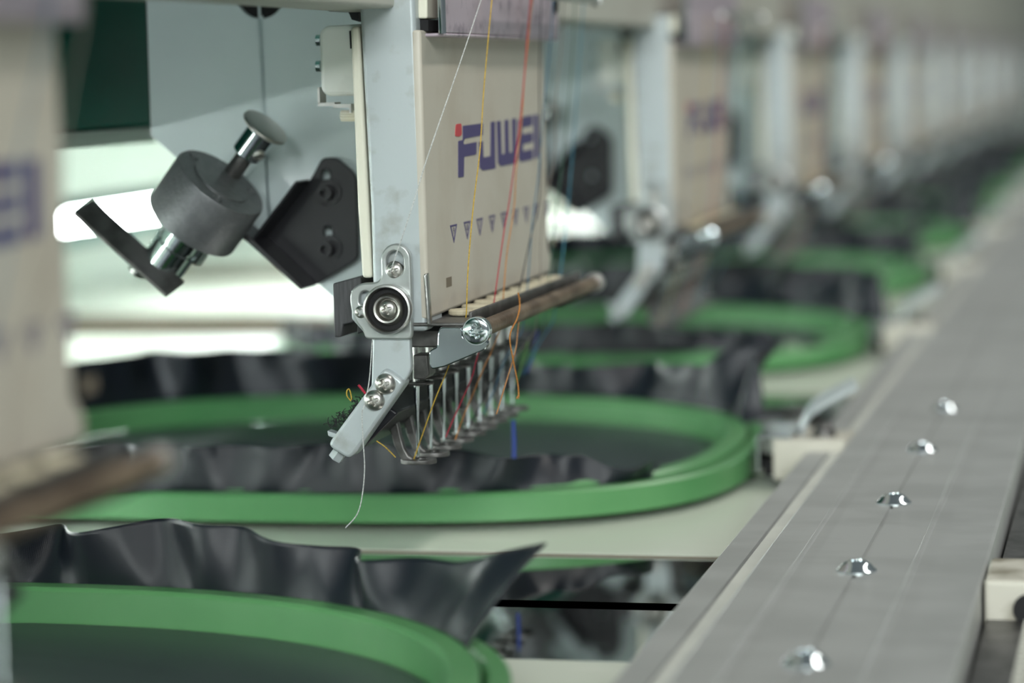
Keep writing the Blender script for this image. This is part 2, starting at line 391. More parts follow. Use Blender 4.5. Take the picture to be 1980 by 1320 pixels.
def flap(cx, phis, hfun, ofun, seed, N=420, R=16, amp=.0035, freq=8):
    """standing edge of the cloth: rises from the groove between the rings, in folds"""
    rg = random.Random(seed); ph = [rg.uniform(0, 6.28) for _ in range(6)]
    bm = B(); rows = []; acc = [0.]
    for i in range(N): acc.append(acc[-1]+(sup(phis[0]+(phis[1]-phis[0])*(i+1)/N, HA, HB, cx)-sup(phis[0]+(phis[1]-phis[0])*i/N, HA, HB, cx)).length)
    for i in range(N+1):
        s = i/N; phi = phis[0]+(phis[1]-phis[0])*s
        b0 = sup(phi, HA-.0052, HB-.0052, cx); b1 = sup(phi+.01, HA-.0052, HB-.0052, cx)
        tg = (b1-b0).normalized(); nm = Vector((-tg.y, tg.x, 0)); nm = nm if nm.dot(b0-Vector((cx, HY, 0))) > 0 else -nm
        row = []
        for j in range(R+1):
            u = j/R; h = hfun(i/N); of = ofun(i/N)
            s = acc[i]/acc[-1]
            f = math.sin(freq*6.28*s+ph[0]+1.1*math.sin(5*s+ph[1]))*.6+.5*math.sin(freq*1.73*6.28*s+ph[2]+u)+.3*math.sin(freq*.57*6.28*s+ph[3])
            f2 = math.sin(freq*2.6*6.28*s+ph[4])*.25; f += .55*math.sin(freq*.9*6.28*s+ph[5])**5
            row.append(bm.verts.new(b0+Vector((0, 0, .0075+h*u))+nm*(of*u**1.3+amp*u**.8*(f+f2*(1-u)))+tg*.002*u*math.sin(freq*4*s+ph[5])))
        rows.append(row)
    for A, C in zip(rows, rows[1:]):
        for j in range(R): bm.faces.new((A[j], C[j], C[j+1], A[j+1]))
    return bm
def lerp(tab):
    def f(s):
        for (a, x), (b, y) in zip(tab, tab[1:]):
            if s <= b:
                t = (s-a)/(b-a); t = t*t*(3-2*t); return x+(y-x)*t
        return tab[-1][1]
    return f
def hoop(n, lab):
    cx = .1925+n*HD if n != -1 else -.138
    t = thing('embroidery_hoop', (cx, HY, .0008), lab+' green plastic embroidery hoop', 'hoop', 'green embroidery hoops in a row on the table')
    obj('outer_ring', ring(B(), cx, -.0045, 0, .0010, .0082, .0007), 'green', t)
    obj('inner_ring', ring(B(), cx, -.0115, -.0055, .0014, .0094, .0008), 'green', t)
    return t
def fabric(n, lab, far, near, seed):
    cx = .1925+n*HD if n != -1 else -.138
    t = thing('fabric_piece', (cx, HY, .001), lab, 'fabric', 'charcoal fabric pieces clamped in the hoops')
    bm = B(); N = 96; vs = []
    for k in range(9):
        q = k/8; vs.append([bm.verts.new(sup(2*math.pi*i/N, (HA-.012)*max(q, .01), (HB-.012)*max(q, .01), cx)+Vector((0, 0, .0016+.0004*math.sin(9*q+3*i/N)))) for i in range(N)])
    for A, C in zip(vs, vs[1:]):
        for i in range(N): bm.faces.new((A[i], A[(i+1) % N], C[(i+1) % N], C[i]))
    obj('stretched_cloth', bm, 'cloth', t)
    for nm, spec in (('far_flap', far), ('near_flap', near)):
        if spec:
            phis, h, o_, amp, fr = spec
            o = obj('loose_edge', flap(cx, phis, lerp(h), lerp(o_), seed, amp=amp, freq=fr), 'fabric', t); seed += 1
            sm = o.modifiers.new('thickness', 'SOLIDIFY'); sm.thickness = .0004
    return t
d2 = math.radians
FAR0 = ((d2(-78), d2(72)), [(0, .006), (.06, .018), (.2, .019), (.4, .017), (.55, .012), (.72, .0125), (.84, .015), (.9, .022), (.97, .021), (1, .002)], [(0, .0), (.3, .001), (.8, .004), (.93, .012), (1, .01)], .0055, 7)
NEAR0 = ((d2(116), d2(256)), [(0, .001), (.07, .0055), (.11, .0045), (.16, .0085), (.26, .0095), (.38, .0135), (.5, .0125), (.62, .0105), (.8, .011), (1, .009)], [(0, -.0015), (1, -.0015)], .0038, 8)
FARM = ((d2(-60), d2(62)), [(0, .0070), (.3, .0078), (.48, .0125), (.60, .0160), (.78, .0115), (.88, .0125), (1, .0195)], [(0, 0), (.6, .001), (.82, .003), (1, .017)], .0055, 6)
for n in range(-1, 9):
    nm = {-1: 'nearest, lowest in the frame,', 0: 'second, fully seen below the sharp needles,', 1: 'third, just beyond the sharp head,'}.get(n) or '%s' % ORD[n+2]
    hoop(n, nm+('' if n < 2 else ' in the row,'))
    lab = {-1: 'charcoal cloth with a tall folded edge rising behind the nearest hoop', 0: 'charcoal cloth in the second hoop, its folds under the sharp needles'}.get(n) or 'charcoal cloth clamped in the %s hoop of the row' % ORD[n+2]
    if n == -1: fabric(n, lab, FARM, NEAR0, 11)
    elif n == 0: fabric(n, lab, FAR0, NEAR0, 23)
    else: fabric(n, lab, FAR0, NEAR0, 40+3*n)

# ================================================================== one stitching head, at n = 0
NX = [.017+.0117*k for k in range(9)]
PY = .1522                                     # front of the cream panel
def yz(px, py, X=0.): p = U(px, py, 0, X); return p.y, p.z
nc = thing('needle_case', (.06, .158, .0285))
# side column
pts = UX([(692, -20), (800, -20), (818, 400), (826, 641), (722, 641), (715, 400)], 0)
obj('side_frame', prism(B(), pts, 0, 0, .014), 'column', nc, .0012, seg=3)
pts = UX([(676, 52), (694, 50), (719, 538), (699, 538), (690, 400)], .001)
obj('rear_cover', prism(B(), pts, 0, .0012, .118), 'ivory', nc, .0008)
zc = yz(705, 506)
# front panel with a flare at the lower far corner
pl = [(.000, .0628), (.1255, .0634), (.1262, .067), (.1222, .0705), (.1215, .1265), (.0, .1265)]
bm = B(); plate(bm, [rnd(pl, .0006, 3)], 1, PY, PY+.0022, .0007); fp = obj('front_panel', bm, 'cream', nc)
bm = box(B(), (.0012, PY+.0018, .0640), (.121, .164, .1260)); obj('case_core', bm, 'hole', nc, smooth=False)
# square holes in the panel (dark brown insets)
for px, py in ((868, 545), (1070, 467)):
    p = U(px, py, 1, PY); obj('square_hole', box(B(), (p.x-.0024, PY-.00005, p.z-.0011), (p.x+.0024, PY+.0002, p.z+.0011)), 'edge', fp, smooth=False)
# logo, traced in panel coordinates (u right, v down, px of the 3.3x crop) -> X,Z on the panel
def PX(a, b): p = U(600+a/3.3, b/3.3, 1, PY); return p.x, p.z
def letter(L, r=.0004): return [rnd([PX(*q) for q in loop], r, 4) for loop in L]
logo = B()
for L in (
  [[(972, 803), (1100, 786), (1098, 862), (985, 884), (975, 905), (978, 922), (1060, 905), (1058, 985), (980, 1000), (977, 1128), (943, 1132), (943, 900), (972, 893)]],
  [[(1074, 905), (1100, 900), (1103, 1005), (1148, 995), (1150, 778), (1176, 774), (1180, 1075), (1100, 1088), (1080, 1070)]],
  [[(1188, 774), (1214, 770), (1220, 985), (1240, 980), (1238, 766), (1263, 762), (1268, 975), (1288, 970), (1285, 757), (1311, 753), (1313, 1040), (1215, 1062), (1196, 1040)]],
  [[(1345, 748), (1414, 733), (1416, 800), (1350, 815), (1352, 858), (1417, 843), (1418, 905), (1355, 920), (1356, 965), (1418, 950), (1420, 1015), (1345, 1034), (1328, 1015), (1324, 775)]],
  [[(1425, 732), (1452, 728), (1456, 1004), (1430, 1012)]]):
    plate(logo, letter(L), 1, PY-.00012, PY+.0001)
obj('logo', logo, 'indigo', fp, smooth=False)
bm = B(); plate(bm, letter([[(928, 792), (962, 787), (965, 862), (945, 872), (922, 868)]], .0008), 1, PY-.00012, PY+.0001); obj('logo_dot', bm, 'red', fp, smooth=False)
# numbered needle marks 9..1
mk = [(914, 158, 918, 283), (1000, 132, 1004, 256), (1080, 107, 1084, 229), (1159, 84, 1162, 203), (1234, 60, 1238, 172), (1308, 38, 1311, 150), (1377, 16, 1380, 122), (1440, -4, 1443, 100), (1506, -28, 1510, 74)]
bm = B()
def text(bm, s, X, Z, h, Y):
    c = bpy.data.curves.new('t', 'FONT'); c.body = s; c.size = h; c.align_x = 'CENTER'; c.align_y = 'CENTER'
    o = bpy.data.objects.new('t', c); me = o.to_mesh()
    vs = [bm.verts.new((X+v.co.x*1.5, Y, Z+v.co.y)) for v in me.vertices]
    for f in me.polygons:
        try: bm.faces.new([vs[i] for i in f.vertices])
        except ValueError: pass
    o.to_mesh_clear(); bpy.data.objects.remove(o); bpy.data.curves.remove(c)
for k, (ax_, ay, bx_, by) in enumerate(mk):
    a = U(600+ax_/3.3, 400+ay/3.3, 1, PY); b = U(600+bx_/3.3, 400+by/3.3, 1, PY); a.z = .0823+.00015*k/8; hw = .0031
    X = .0165+.0117*k; X = a.x; zt, zb = a.z, a.z-.0042
    plate(bm, [[(X-hw, zt), (X+hw, zt), (X, zb)], [(X-hw*.72, zt-.0004), (X+hw*.72, zt-.0004), (X, zb+.0008)]], 1, PY-.0001, PY+.0001)
    text(bm, str(9-k), X, zt-.00145, .0021, PY-.00012)
obj('needle_marks', bm, 'indigo', fp, smooth=False)
# top bracket
bm = B(); box(bm, (.004, .1480, .1258), (.1225, .1494, .150)); box(bm, (.004, .1480, .1250), (.1225, .1560, .1258)); tb = obj('top_bracket', bm, 'purple', nc, .0004)
bm = B(); cyl(bm, (.0034, .1482, .1256), (.0034, .1482, .150), .0009); obj('bracket_edge', bm, 'chrome', tb)
bm = B(); cyl(bm, (.118, .1474, .1345), (.118, .1482, .1345), .0022); obj('bolt_hole', bm, 'hole', tb)
bm = prism(B(), UX([(807, -20), (826, -20), (826, 36), (807, 36)], .003), 0, .003, .012); obj('top_spacer', bm, 'ivory', nc, .0005)
bm = prism(B(), UX([(806, 38), (828, 38), (828, 60), (806, 60)], .004), 0, .004, .02); obj('top_recess_shade', bm, 'hole', nc)  # dark block put in for the shade of an open recess
a = U(1152, 0, 1, .142); bm = B(); cyl(bm, (.045, .142, a.z), (a.x, .142, a.z), .0013, 20); rev(bm, [(.0004, 0), (.0017, .0004), (.0019, .0014), (.0017, .0024), (.0004, .0028)], (a.x-.001, .142, a.z), (1, 0, 0), 20); obj('guide_bar', bm, 'steel', nc)
# shelf under the panel, its lip, felt pads and felt rod
bm = B(); box(bm, (-.0005, .1440, .0612), (.1215, .1640, .0620)); box(bm, (.004, .1432, .0608), (.1190, .1441, .0640))
obj('thread_shelf', bm, 'darksteel', nc, .0003)
for k, X in enumerate(NX):
    bm = B(); rev(bm, [(.0006, .0), (.0027, 0), (.0030, .0003), (.0030, .0010), (.0027, .0013), (.0006, .0014)], (X-.001, .1488, .0622), (0, 0, 1), 24)
    obj('felt_pad', bm, 'felt', nc)
    if k < 7:
        bm = B(); rev(bm, [(.0006, .0), (.0028, 0), (.0030, .0010), (.0006, .0012)], (X+.006, .1455, .0592), (0, 0, 1), 16); obj('lower_felt_pad', bm, 'felt', nc)
rod = B(); RY, RZ = .1403, .0605
cyl(rod, (-.002, RY, RZ), (.1235, RY, RZ), .0019); ro = obj('felt_rod', rod, 'rust', nc)
bm = B(); cyl(bm, (-.0042, RY, RZ), (-.0022, RY, RZ), .0031, 32); cyl(bm, (-.0022, RY, RZ), (.0, RY, RZ), .0024, 32); screw(bm, (-.0042, RY, RZ), (-1, 0, 0), .0029, .0006, .3); obj('end_screw', bm, 'chrome', ro)
bm = B(); cyl(bm, (.1235, RY, RZ), (.1255, RY, RZ), .0027, 32); obj('end_ring', bm, 'steel', ro)
bm = box(B(), (.086, .1408, .0572), (.121, .1432, .0606)); obj('rod_clip', bm, 'hole', ro, .0005)
# chrome bracket holding the rod
pts = UX([(849, 641), (853, 631), (893, 631), (897, 634), (897, 651), (942, 652), (948, 664), (938, 676), (862, 708), (838, 713), (833, 706), (832, 679), (837, 674), (848, 669)], -.001)
bm = B(); plate(bm, [rnd(pts, .0006, 3)], 0, -.0022, -.0006, .0003); obj('rod_bracket', bm, 'chrome_dark_refl', nc)
bm = B(); rev(bm, [(.0010, 0), (.0010, .068)], (.004, .1512, .0628), (0, 0, 1), 12); 
pts = UX([(819, 530), (826, 527), (833, 628), (826, 628)], -.0008); bm = prism(B(), pts, 0, -.0012, .001); obj('wire_clip', bm, 'steel', nc, .0005)
# cast guide plate with two slots
def G(a, b): return (660+a/3, 460+b/3)
out = [G(*q) for q in ((232, 230), (228, 100), (262, 48), (310, 30), (362, 44), (400, 92), (408, 300), (410, 560), (398, 590), (140, 586), (128, 540), (96, 500), (62, 440), (48, 350), (60, 296), (110, 262), (205, 258))]
s1 = UX([G(*q) for q in ((262, 190), (262, 110), (285, 82), (312, 74), (338, 84), (360, 112), (362, 190), (340, 215), (285, 215))], -.002)
s2 = UX([G(*q) for q in ((105, 385), (106, 330), (128, 308), (160, 312), (165, 330), (165, 385))], -.002)
bm = B(); plate(bm, [rnd(UX(out, -.002), .0012, 4), rnd(s1, .0008, 3), rnd(s2, .0006, 3)], 0, -.0022, -.0002, .0004); gp = obj('guide_plate', bm, 'guide', nc)
bm = prism(B(), UX([G(55, 300), G(180, 300), G(180, 500), G(140, 560), G(60, 470)], 0), 0, -.0001, .006); obj('plate_backing', bm, 'column', nc, .0004)
for (px, py, r, rot) in ((762, 523, .0021, .3), (698, 603, .0017, 1.1)):
    y, z = yz(px, py, -.002); bm = B(); screw(bm, (-.0012, y, z), (-1, 0, 0), r, .0015, rot); obj('screw', bm, 'satin', gp)
y, z = yz(752, 597, -.003); c = (-.0022, y, z)
bm = B(); rev(bm, [(.0046, 0), (.0054, .0002), (.0056, .0022), (.0054, .0028), (.0050, .0029), (.0048, .0025), (.0047, .0006), (.0040, .0002)], c, (-1, 0, 0), 64); obj('cup_rim', bm, 'steel', gp)
bm = B(); rev(bm, [(.0040, .0003), (.0037, .0004), (.0034, .0020), (.0030, .0027), (.0026, .0026), (.0022, .0013), (.0010, .0012)], c, (-1, 0, 0), 64); obj('cup_washer', bm, 'satin', gp)
bm = B(); screw(bm, (-.0036, y, z), (-1, 0, 0), .0021, .0014, .35); obj('screw', bm, 'satin', gp)
bm = B(); rev(bm, [(.0047, .0002), (.0047, .0007), (.0036, .0007), (.0035, .0002)], c, (-1, 0, 0), 48); obj('cup_recess', bm, 'hole', gp)
# hanging arm and the diagonal bar at its foot
pts = UX([(722, 650), (793, 650), (796, 712), (790, 728), (752, 772), (706, 792), (719, 745)], -.0005)
bm = B(); plate(bm, [rnd(pts, .0008, 3)], 0, -.0010, .0012, .0004); obj('hanging_arm', bm, 'column', nc)
pts = UX([(741, 713), (751, 716), (776, 734), (780, 743), (684, 880), (672, 886), (640, 866), (636, 856)], -.003)
bm = B(); plate(bm, [rnd(pts, .0011, 4)], 0, -.0032, .0030, .0007); db = obj('diagonal_bar', bm, 'column', nc)
for (px, py) in ((745, 742), (724, 774)):
    y, z = yz(px, py, -.0035); bm = B(); screw(bm, (-.0032, y, z), (-1, 0, 0), .00235, .0017, .35); obj('screw', bm, 'satin', db)
a = U(658, 872, 0, .0); b = U(648, 886, 0, .0); bm = B(); cyl(bm, a, b, .0017, 6); cyl(bm, b, b+(b-a).normalized()*.0001, .0016, 6); 
obj('end_bolt', bm, 'column', db, .0002)
# thread catcher bar along the row with its hook tape
bar = prism(B(), UX([(655, 855), (722, 770), (768, 800), (700, 868)], .002), 0, .0030, .122); cb = obj('catcher_bar', bar, 'black', nc, .0006)
tape = prism(B(), UX([(648, 845), (706, 776), (722, 788), (662, 858)], .003), 0, .0035, .120); tp = obj('hook_tape', tape, 'lint', nc, .0005)
pts = UX([(632, 832), (650, 838), (648, 848), (634, 843)], .001); obj('tape_end', prism(B(), pts, 0, .001, .004), 'column', nc, .0003)
rg = random.Random(5); bm = B()
e0, e1 = U(634, 826, 0, .003), U(708, 768, 0, .003); nn = Vector((0, .62, .78))
for i in range(150):
    u = rg.random(); X = rg.random()**2*.05; c0 = e0.lerp(e1, u)+Vector((X, 0, 0))+nn*rg.uniform(-.0012, .0006)
    r = rg.uniform(.0004, .0010); ax = Vector((rg.uniform(-1, 1), rg.uniform(-1, 1), rg.uniform(-1, 1))).normalized(); fx, fy, _ = frame(ax)
    a0 = rg.uniform(0, 6.28); L = [c0+(fx*math.cos(a0+q*.55)+fy*math.sin(a0+q*.55))*r*(1-q*.03)+nn*.00012*q for q in range(int(rg.uniform(7, 13)))]
    tube(bm, L, .00010, 4)
tag(obj('fuzz', bm, 'lint', tp), kind='stuff')
# black block behind the guide plate
bm = B(); prism(bm, UX([(643, 548), (698, 534), (702, 642), (690, 646), (690, 622), (664, 628), (660, 652), (646, 652)], .006), 0, .006, .030)
obj('slide_block', bm, 'blackblock', nc, .0004)
# needle housing
bm = B(); box(bm, (.009, .1515, .0555), (.1200, .1635, .0614)); prism(bm, UX([(798, 686), (826, 686), (830, 725), (820, 734), (798, 733)], .010), 0, .010, .016); obj('needle_housing', bm, 'darksteel', nc, .0004)
bm = box(B(), (.006, .1508, .0595), (.1195, .1600, .0606)); obj('housing_seal', bm, 'hole', nc)
NYc = .1648
for k, X in enumerate(NX):
    y0, z0 = yz(802, 742, .017); y1, z1 = yz(806, 885, .017); NY = y0; lift = 0 if k < 1 else 0
    bm = B(); tube(bm, [(X, NY-.0004, .0600), (X, NY-.0004, z0+.001), (X, NY-.0004, z0-.0005)], .0008, 12); obj('needle_bar', bm, 'steel', nc)
    bm = B(); tube(bm, [(X, NY-.0004, z0), (X, NY-.0004, z0-.004), (X, NY-.0004, z0-.006), (X, NY-.0003, z1+.001), (X, NY-.0003, z1-.0006)], 1, 10, rs=[.0007, .0006, .0004, .00035, .00012]); obj('needle', bm, 'chrome', nc)
    bm = B(); L = [(X+.0021*math.cos(q*.3927), NY-.0008-.0034*math.sin(q*.3927), z0+.0003) for q in range(16)]
    tube(bm, L, .00042, 6, closed=True); box(bm, (X-.0014, NY-.0022, z0-.0003), (X+.0014, NY+.0010, z0+.0006)); obj('needle_clamp', bm, 'darksteel', nc, .0001)
    # presser foot
    Lf = [(734, 700), (737, 735), (741, 758), (751, 813), (762, 855), (772, 880), (781, 891), (795, 898)]
    Rt = [(800, 886), (791, 880), (783, 866), (777, 845), (768, 806), (762, 770), (757, 735), (755, 700)]
    p2 = UX(Lf+Rt, .017); bm = B(); plate(bm, [p2], 0, X-.0008, X+.0012, .0003); 
    fy, fz = yz(809, 891, .017)
    plate(bm, [[(X+.0003+.0034*math.cos(q), fy+.0042*math.sin(q)) for q in [j*math.pi/14 for j in range(28)]], [(X+.0003+.0015*math.cos(q), fy-.0004+.0015*math.sin(q)) for q in [j*math.pi/8 for j in range(16)]]], 2, fz-.0005, fz+.0005, .0001)
    obj('presser_foot', bm, 'darksteel' if k > 0 else 'darksteel', nc)

# ------------------------------------------------------------------ sewing arm behind the needle case
AX = .060
arm = thing('sewing_arm', (.09, .21, .066))
def notch(c, r, a0, a1, k=10): return [(c[0]+r*math.cos(a0+(a1-a0)*i/k), c[1]+r*math.sin(a0+(a1-a0)*i/k)) for i in range(k+1)]
left = [(502, 34)]+notch((503, -10), 46, math.pi/2+.02, math.pi, 10)+[(457, -70), (280, -70), (291, 262), (519, 462)]
right = [(506, 34), (523, 466), (640, 572), (700, 625), (740, 625), (730, -70), (549, -70)]+notch((503, -10), 46, 0, math.pi/2-.02, 10)
pcore = UX([(284, -70), (294, 258), (640, 566), (740, 640), (730, -70)], AX)
obj('arm_body', prism(B(), pcore, 0, AX+.0025, AX+.062), 'arm', arm, .001)
bm = prism(B(), UX([(482, -70), (482, 36), (497, 36), (512, 470), (530, 474), (524, 36), (524, -70)], AX), 0, AX+.0018, AX+.0030); 
bm2 = prism(B(), UX([(452, -72), (452, 40), (554, 40), (554, -72)], AX), 0, AX+.0020, AX+.0032); obj('hole_backing', bm2, 'hole', arm); obj('seam', bm, 'hole', arm)
bm = B(); plate(bm, [UX(left, AX)], 0, AX, AX+.0022, .0003); obj('rear_cover', bm, 'arm', arm)
bm = B(); plate(bm, [UX(right, AX)], 0, AX, AX+.0022, .0003); obj('front_cover', bm, 'arm', arm)
bm = prism(B(), UX([(275, -70), (285, -70), (295, 258), (287, 258)], AX), 0, AX+.001, AX+.06); obj('edge_shadow_strip', bm, 'hole', arm)  # dark strip put in for the shadow gap along the arm's rear edge

# ------------------------------------------------------------------ black mounting bracket on the arm
BXf = .057
br = thing('mounting_bracket', (BXf, .20, .07))
T4 = lambda x, y: (180+x/3, 160+y/3)
outl = UX([T4(*q) for q in ((1330, 435), (1410, 432), (1505, 510), (1530, 560), (1538, 1020), (1330, 1150), (1300, 1175), (1000, 905), (1010, 880), (1270, 550))], BXf)
def hs(x, y0, y1, r=26):
    a = UX([T4(x, y0), T4(x, y1)], BXf); rr = r/3*.62/5000*1.0; return slot(a[0][0], a[0][1], a[1][0]-a[0][0], a[1][1]-a[0][1], rr)
bm = B(); plate(bm, [rnd(outl, .0012, 4), hs(1352, 530, 680), hs(1365, 855, 1000)], 0, BXf-.0005, BXf+.0014, .0003); obj('plate', bm, 'black', br)
bm = prism(B(), UX([T4(1000, 885), T4(1250, 555), T4(1262, 572), T4(1012, 900)], BXf), 0, BXf-.010, BXf); obj('flange', bm, 'black', br, .0004)
bm = prism(B(), UX([T4(925, 812), T4(1008, 880), T4(1310, 1165), T4(1290, 1180), T4(985, 905), T4(905, 850)], BXf), 0, BXf-.012, BXf-.0006); obj('lower_arm', bm, 'black', br, .0004)
for (x, y) in ((1345, 640), (1350, 965)):
    y_, z_ = yz(*T4(x, y), BXf-.002); bm = B(); rev(bm, [(.0019, 0), (.0019, .0028), (.0010, .0028), (.0009, .0012), (.0001, .0012)], (BXf-.0005, y_, z_), (-1, 0, 0), 24)
    rev(bm, [(.0032, 0), (.0032, .0005)], (BXf-.0005, y_-.0006, z_+.0002), (-1, 0, 0), 24); obj('socket_screw', bm, 'black', br)
# ------------------------------------------------------------------ motor with knob
mX = .045
c_top = U(428, 352, 0, mX-.004)
aim = rt*.62+up*.785; ax_dir = (aim*.925-fw*.38).normalized()   # axis of the housing: up, to the operator and towards the nearer end
mo = thing('knob_motor', tuple(c_top-ax_dir*.03))
bm = B(); rev(bm, [(.0115, -.0137), (.0121, -.0133), (.0121, -.0006), (.0117, 0), (.0075, 0), (.0074, .0004), (.001, .0004)], c_top, ax_dir, 64); mh = obj('housing', bm, 'motor', mo)
x_, y_, z_ = frame(ax_dir)
for a in (.6, .6+2.1, .6+4.2):
    p = c_top+(x_*math.cos(a)+y_*math.sin(a))*.0095; bm = B(); rev(bm, [(.0013, -.0002), (.0012, .0003), (.0006, .0003), (.0005, .0)], p, ax_dir, 16); obj('screw', bm, 'motor', mh)
sc = c_top+(aim*.38+fw*.925)*.0075
bm = B(); cyl(bm, sc, sc+ax_dir*.0075, .0022, 20); obj('shaft', bm, 'darksteel', mo); sc = sc+ax_dir*.0028
bm = B(); rev(bm, [(.0034, .0038), (.0038, .0042), (.0038, .0120)], sc, ax_dir, 32); obj('collar', bm, 'chrome', mo)
p = sc+ax_dir*.0065; sd = (Vector((-.55, -.75, -.35))); sd -= ax_dir*sd.dot(ax_dir); sd.normalize()
bm = B(); screw(bm, p+sd*.0036, sd, .0017, .0011, .2); obj('set_screw', bm, 'steel', mo)
bm = B(); rev(bm, [(.0035, .0112), (.0056, .0118), (.0061, .0123), (.0060, .0128), (.0052, .0131), (.0008, .0131)], sc, ax_dir, 48); obj('knob', bm, 'satin', mo)
bc = c_top-ax_dir*.0136
bm = B(); rev(bm, [(.0058, 0), (.0058, -.0055), (.0053, -.0058), (.0053, -.0066), (.0056, -.0069), (.0056, -.0138), (.0048, -.0142)], bc, ax_dir, 48); obj('lower_sleeve', bm, 'chrome', mo)
bm = B(); cyl(bm, bc+Vector((0.010, -.0035, .0)), bc+Vector((0.010, -.0035, 0))-ax_dir*.0125, .0026, 20); obj('side_pin', bm, 'chrome', mo)
e = bc-ax_dir*.0143
bm = B(); cyl(bm, e+Vector((-.004, .004, .0)), e+Vector((-.004, .004, 0))-ax_dir*.0012, .0026, 20); obj('pivot_screw', bm, 'steel', mo)
# flat link leaving the sleeve towards the rear
la = U(322, 545, 0, mX-.006); lb = U(160, 400, 0, mX-.004); dl = (lb-la).normalized(); wv = dl.cross(fw).normalized()*.75-fw*.65; wv -= dl*wv.dot(dl); wv.normalize(); th = dl.cross(wv)
bm = B()
vs = []
for p in (la-dl*.003, lb):
    for s, u in ((-1, -1), (1, -1), (1, 1), (-1, 1)): vs.append(bm.verts.new(p+wv*s*.0034+th*u*.0006))
bm.faces.new(vs[:4]); bm.faces.new(vs[4:][::-1])
for k in range(4): bm.faces.new((vs[k], vs[(k+1) % 4], vs[4+(k+1) % 4], vs[4+k]))
obj('link', bm, 'darksteel', mo, .0004)
# ------------------------------------------------------------------ small white sensor box beside the column
sb = thing('sensor_box', (.03, .186, .11))
sx = .022
pts = UX([(616, 62), (628, 50), (700, 46), (700, 185), (632, 186), (620, 176)], sx)
bm = B(); plate(bm, [rnd(pts, .0012, 4)], 0, sx, sx+.016, .0010); obj('box_body', bm, 'box', sb)
for y in (78, 128):
    a = yz(617, y, sx+.004); bm = B(); cyl(bm, (sx+.004, a[0]-.0005, a[1]), (sx+.004, a[0]+.0006, a[1]), .0013, 16); obj('side_screw', bm, 'chrome', sb)
L = [U(x, y, 0, sx+.004) for x, y in ((621, 170), (621, 200), (650, 203), (682, 206), (682, 216))]
bm = B()
for a, b in zip(L, L[1:]):
    box(bm, (sx+.002, min(a.y, b.y)-.0002, min(a.z, b.z)-.0002), (sx+.007, max(a.y, b.y)+.0002, max(a.z, b.z)+.0002))
obj('wire_bracket', bm, 'steel', sb)
a = U(660, 224, 0, sx+.004); b = U(690, 224, 0, sx+.004); bm = B(); x, y, z = frame(b-a)
prof_n = 28; rings = []
for h in (0, (b-a).length):
    rings.append([bm.verts.new(a+z*h+(x*math.cos(2*math.pi*i/prof_n)+y*math.sin(2*math.pi*i/prof_n))*(.0013 if i % 2 else .00115)) for i in range(prof_n)])
bm.faces.new(rings[0]); bm.faces.new(rings[1][::-1])
for i in range(prof_n): bm.faces.new((rings[0][i], rings[0][(i+1) % prof_n], rings[1][(i+1) % prof_n], rings[1][i]))
obj('knurled_knob', bm, 'ivory', sb)
pts = UX([(675, 60), (682, 58), (684, 92), (677, 94)], sx-.001); obj('latch', prism(B(), pts, 0, sx-.001, sx+.004), 'hole', sb)
pts = UX([(632, 14), (700, 16), (700, 24), (634, 22)], sx); 
tag(obj('dark_tab', prism(B(), pts, 0, sx, sx+.01), 'black', sb, .0003))
bm = prism(B(), UX([(673, 22), (694, 22), (694, 42), (680, 38)], sx), 0, sx, sx+.008); obj('tab_hook', bm, 'black', sb)

# ------------------------------------------------------------------ threads of the sharp head
YT = .1464
def C1(x, y): return (600+x/3.3, y/3.3)
def C2(x, y): return (600+x/3.3, 400+y/3.3)
FR = [('yellow', [(952, -12), (951, 0), (944, 75), (935, 180), (928, 290), (915, 400), (905, 520), (902, 603)]),
      ('crimson', [(1028, -12), (1026, 0), (1022, 40), (1010, 190), (997, 300), (983, 400), (974, 451), (955, 586)]),
      ('orange', [(1030, -12), (1028, 10), (1014, 150), (1009, 230), (998, 330), (994, 400), (980, 491), (973, 578)]),
      ('black', [(1048, -12), (1047, 0), (1043, 130), (1044, 260), (1045, 330), (1041, 400), (1027, 454), (1003, 566)]),
      ('blue', [(1070, -12), (1069, 0), (1064, 90), (1052, 200), (1042, 330), (1033, 400), (1028, 445), (1020, 556)]),
      ('taupe', [(1092, -12), (1090, 10), (1086, 80), (1075, 190), (1072, 300), (1053, 400), (1046, 450), (1044, 546)]),
      ('green', [(1113, -12), (1112, 0), (1105, 130), (1093, 260), (1083, 350), (1074, 418), (1062, 538)]),
      ('skyblue', [(1131, -12), (1129, 0), (1119, 130), (1110, 260), (1098, 400), (1083, 535)])]
LOW = {'yellow': [(898, 640), (880, 668), (866, 712), (840, 775), (815, 845), (800, 888)],
       'crimson': [(948, 640), (926, 680), (912, 730), (890, 780), (872, 820), (862, 845)],
       'orange': [(966, 640), (950, 680), (935, 712), (915, 760), (898, 800), (880, 850)],
       'black': [(990, 640), (975, 690), (958, 720), (930, 780), (905, 830)],
       'blue': [(1010, 640), (985, 680), (968, 715), (955, 755), (935, 800)],
       'taupe': [(1035, 640), (1005, 680), (985, 720), (968, 770), (950, 820)],
       'green': [(1050, 640), (1028, 680), (1008, 715), (990, 760)],
       'skyblue': [(1070, 620), (1045, 660), (1028, 690), (1010, 725)]}
threads = []
def thread(name, pts, m, lab, r=.00014, loc=None):
    bm = tube(B(), pts, r, 6); base = loc or tuple(pts[-1])
    return tag(obj('thread', bm, TH[m], None, loc=base), lab, 'thread')
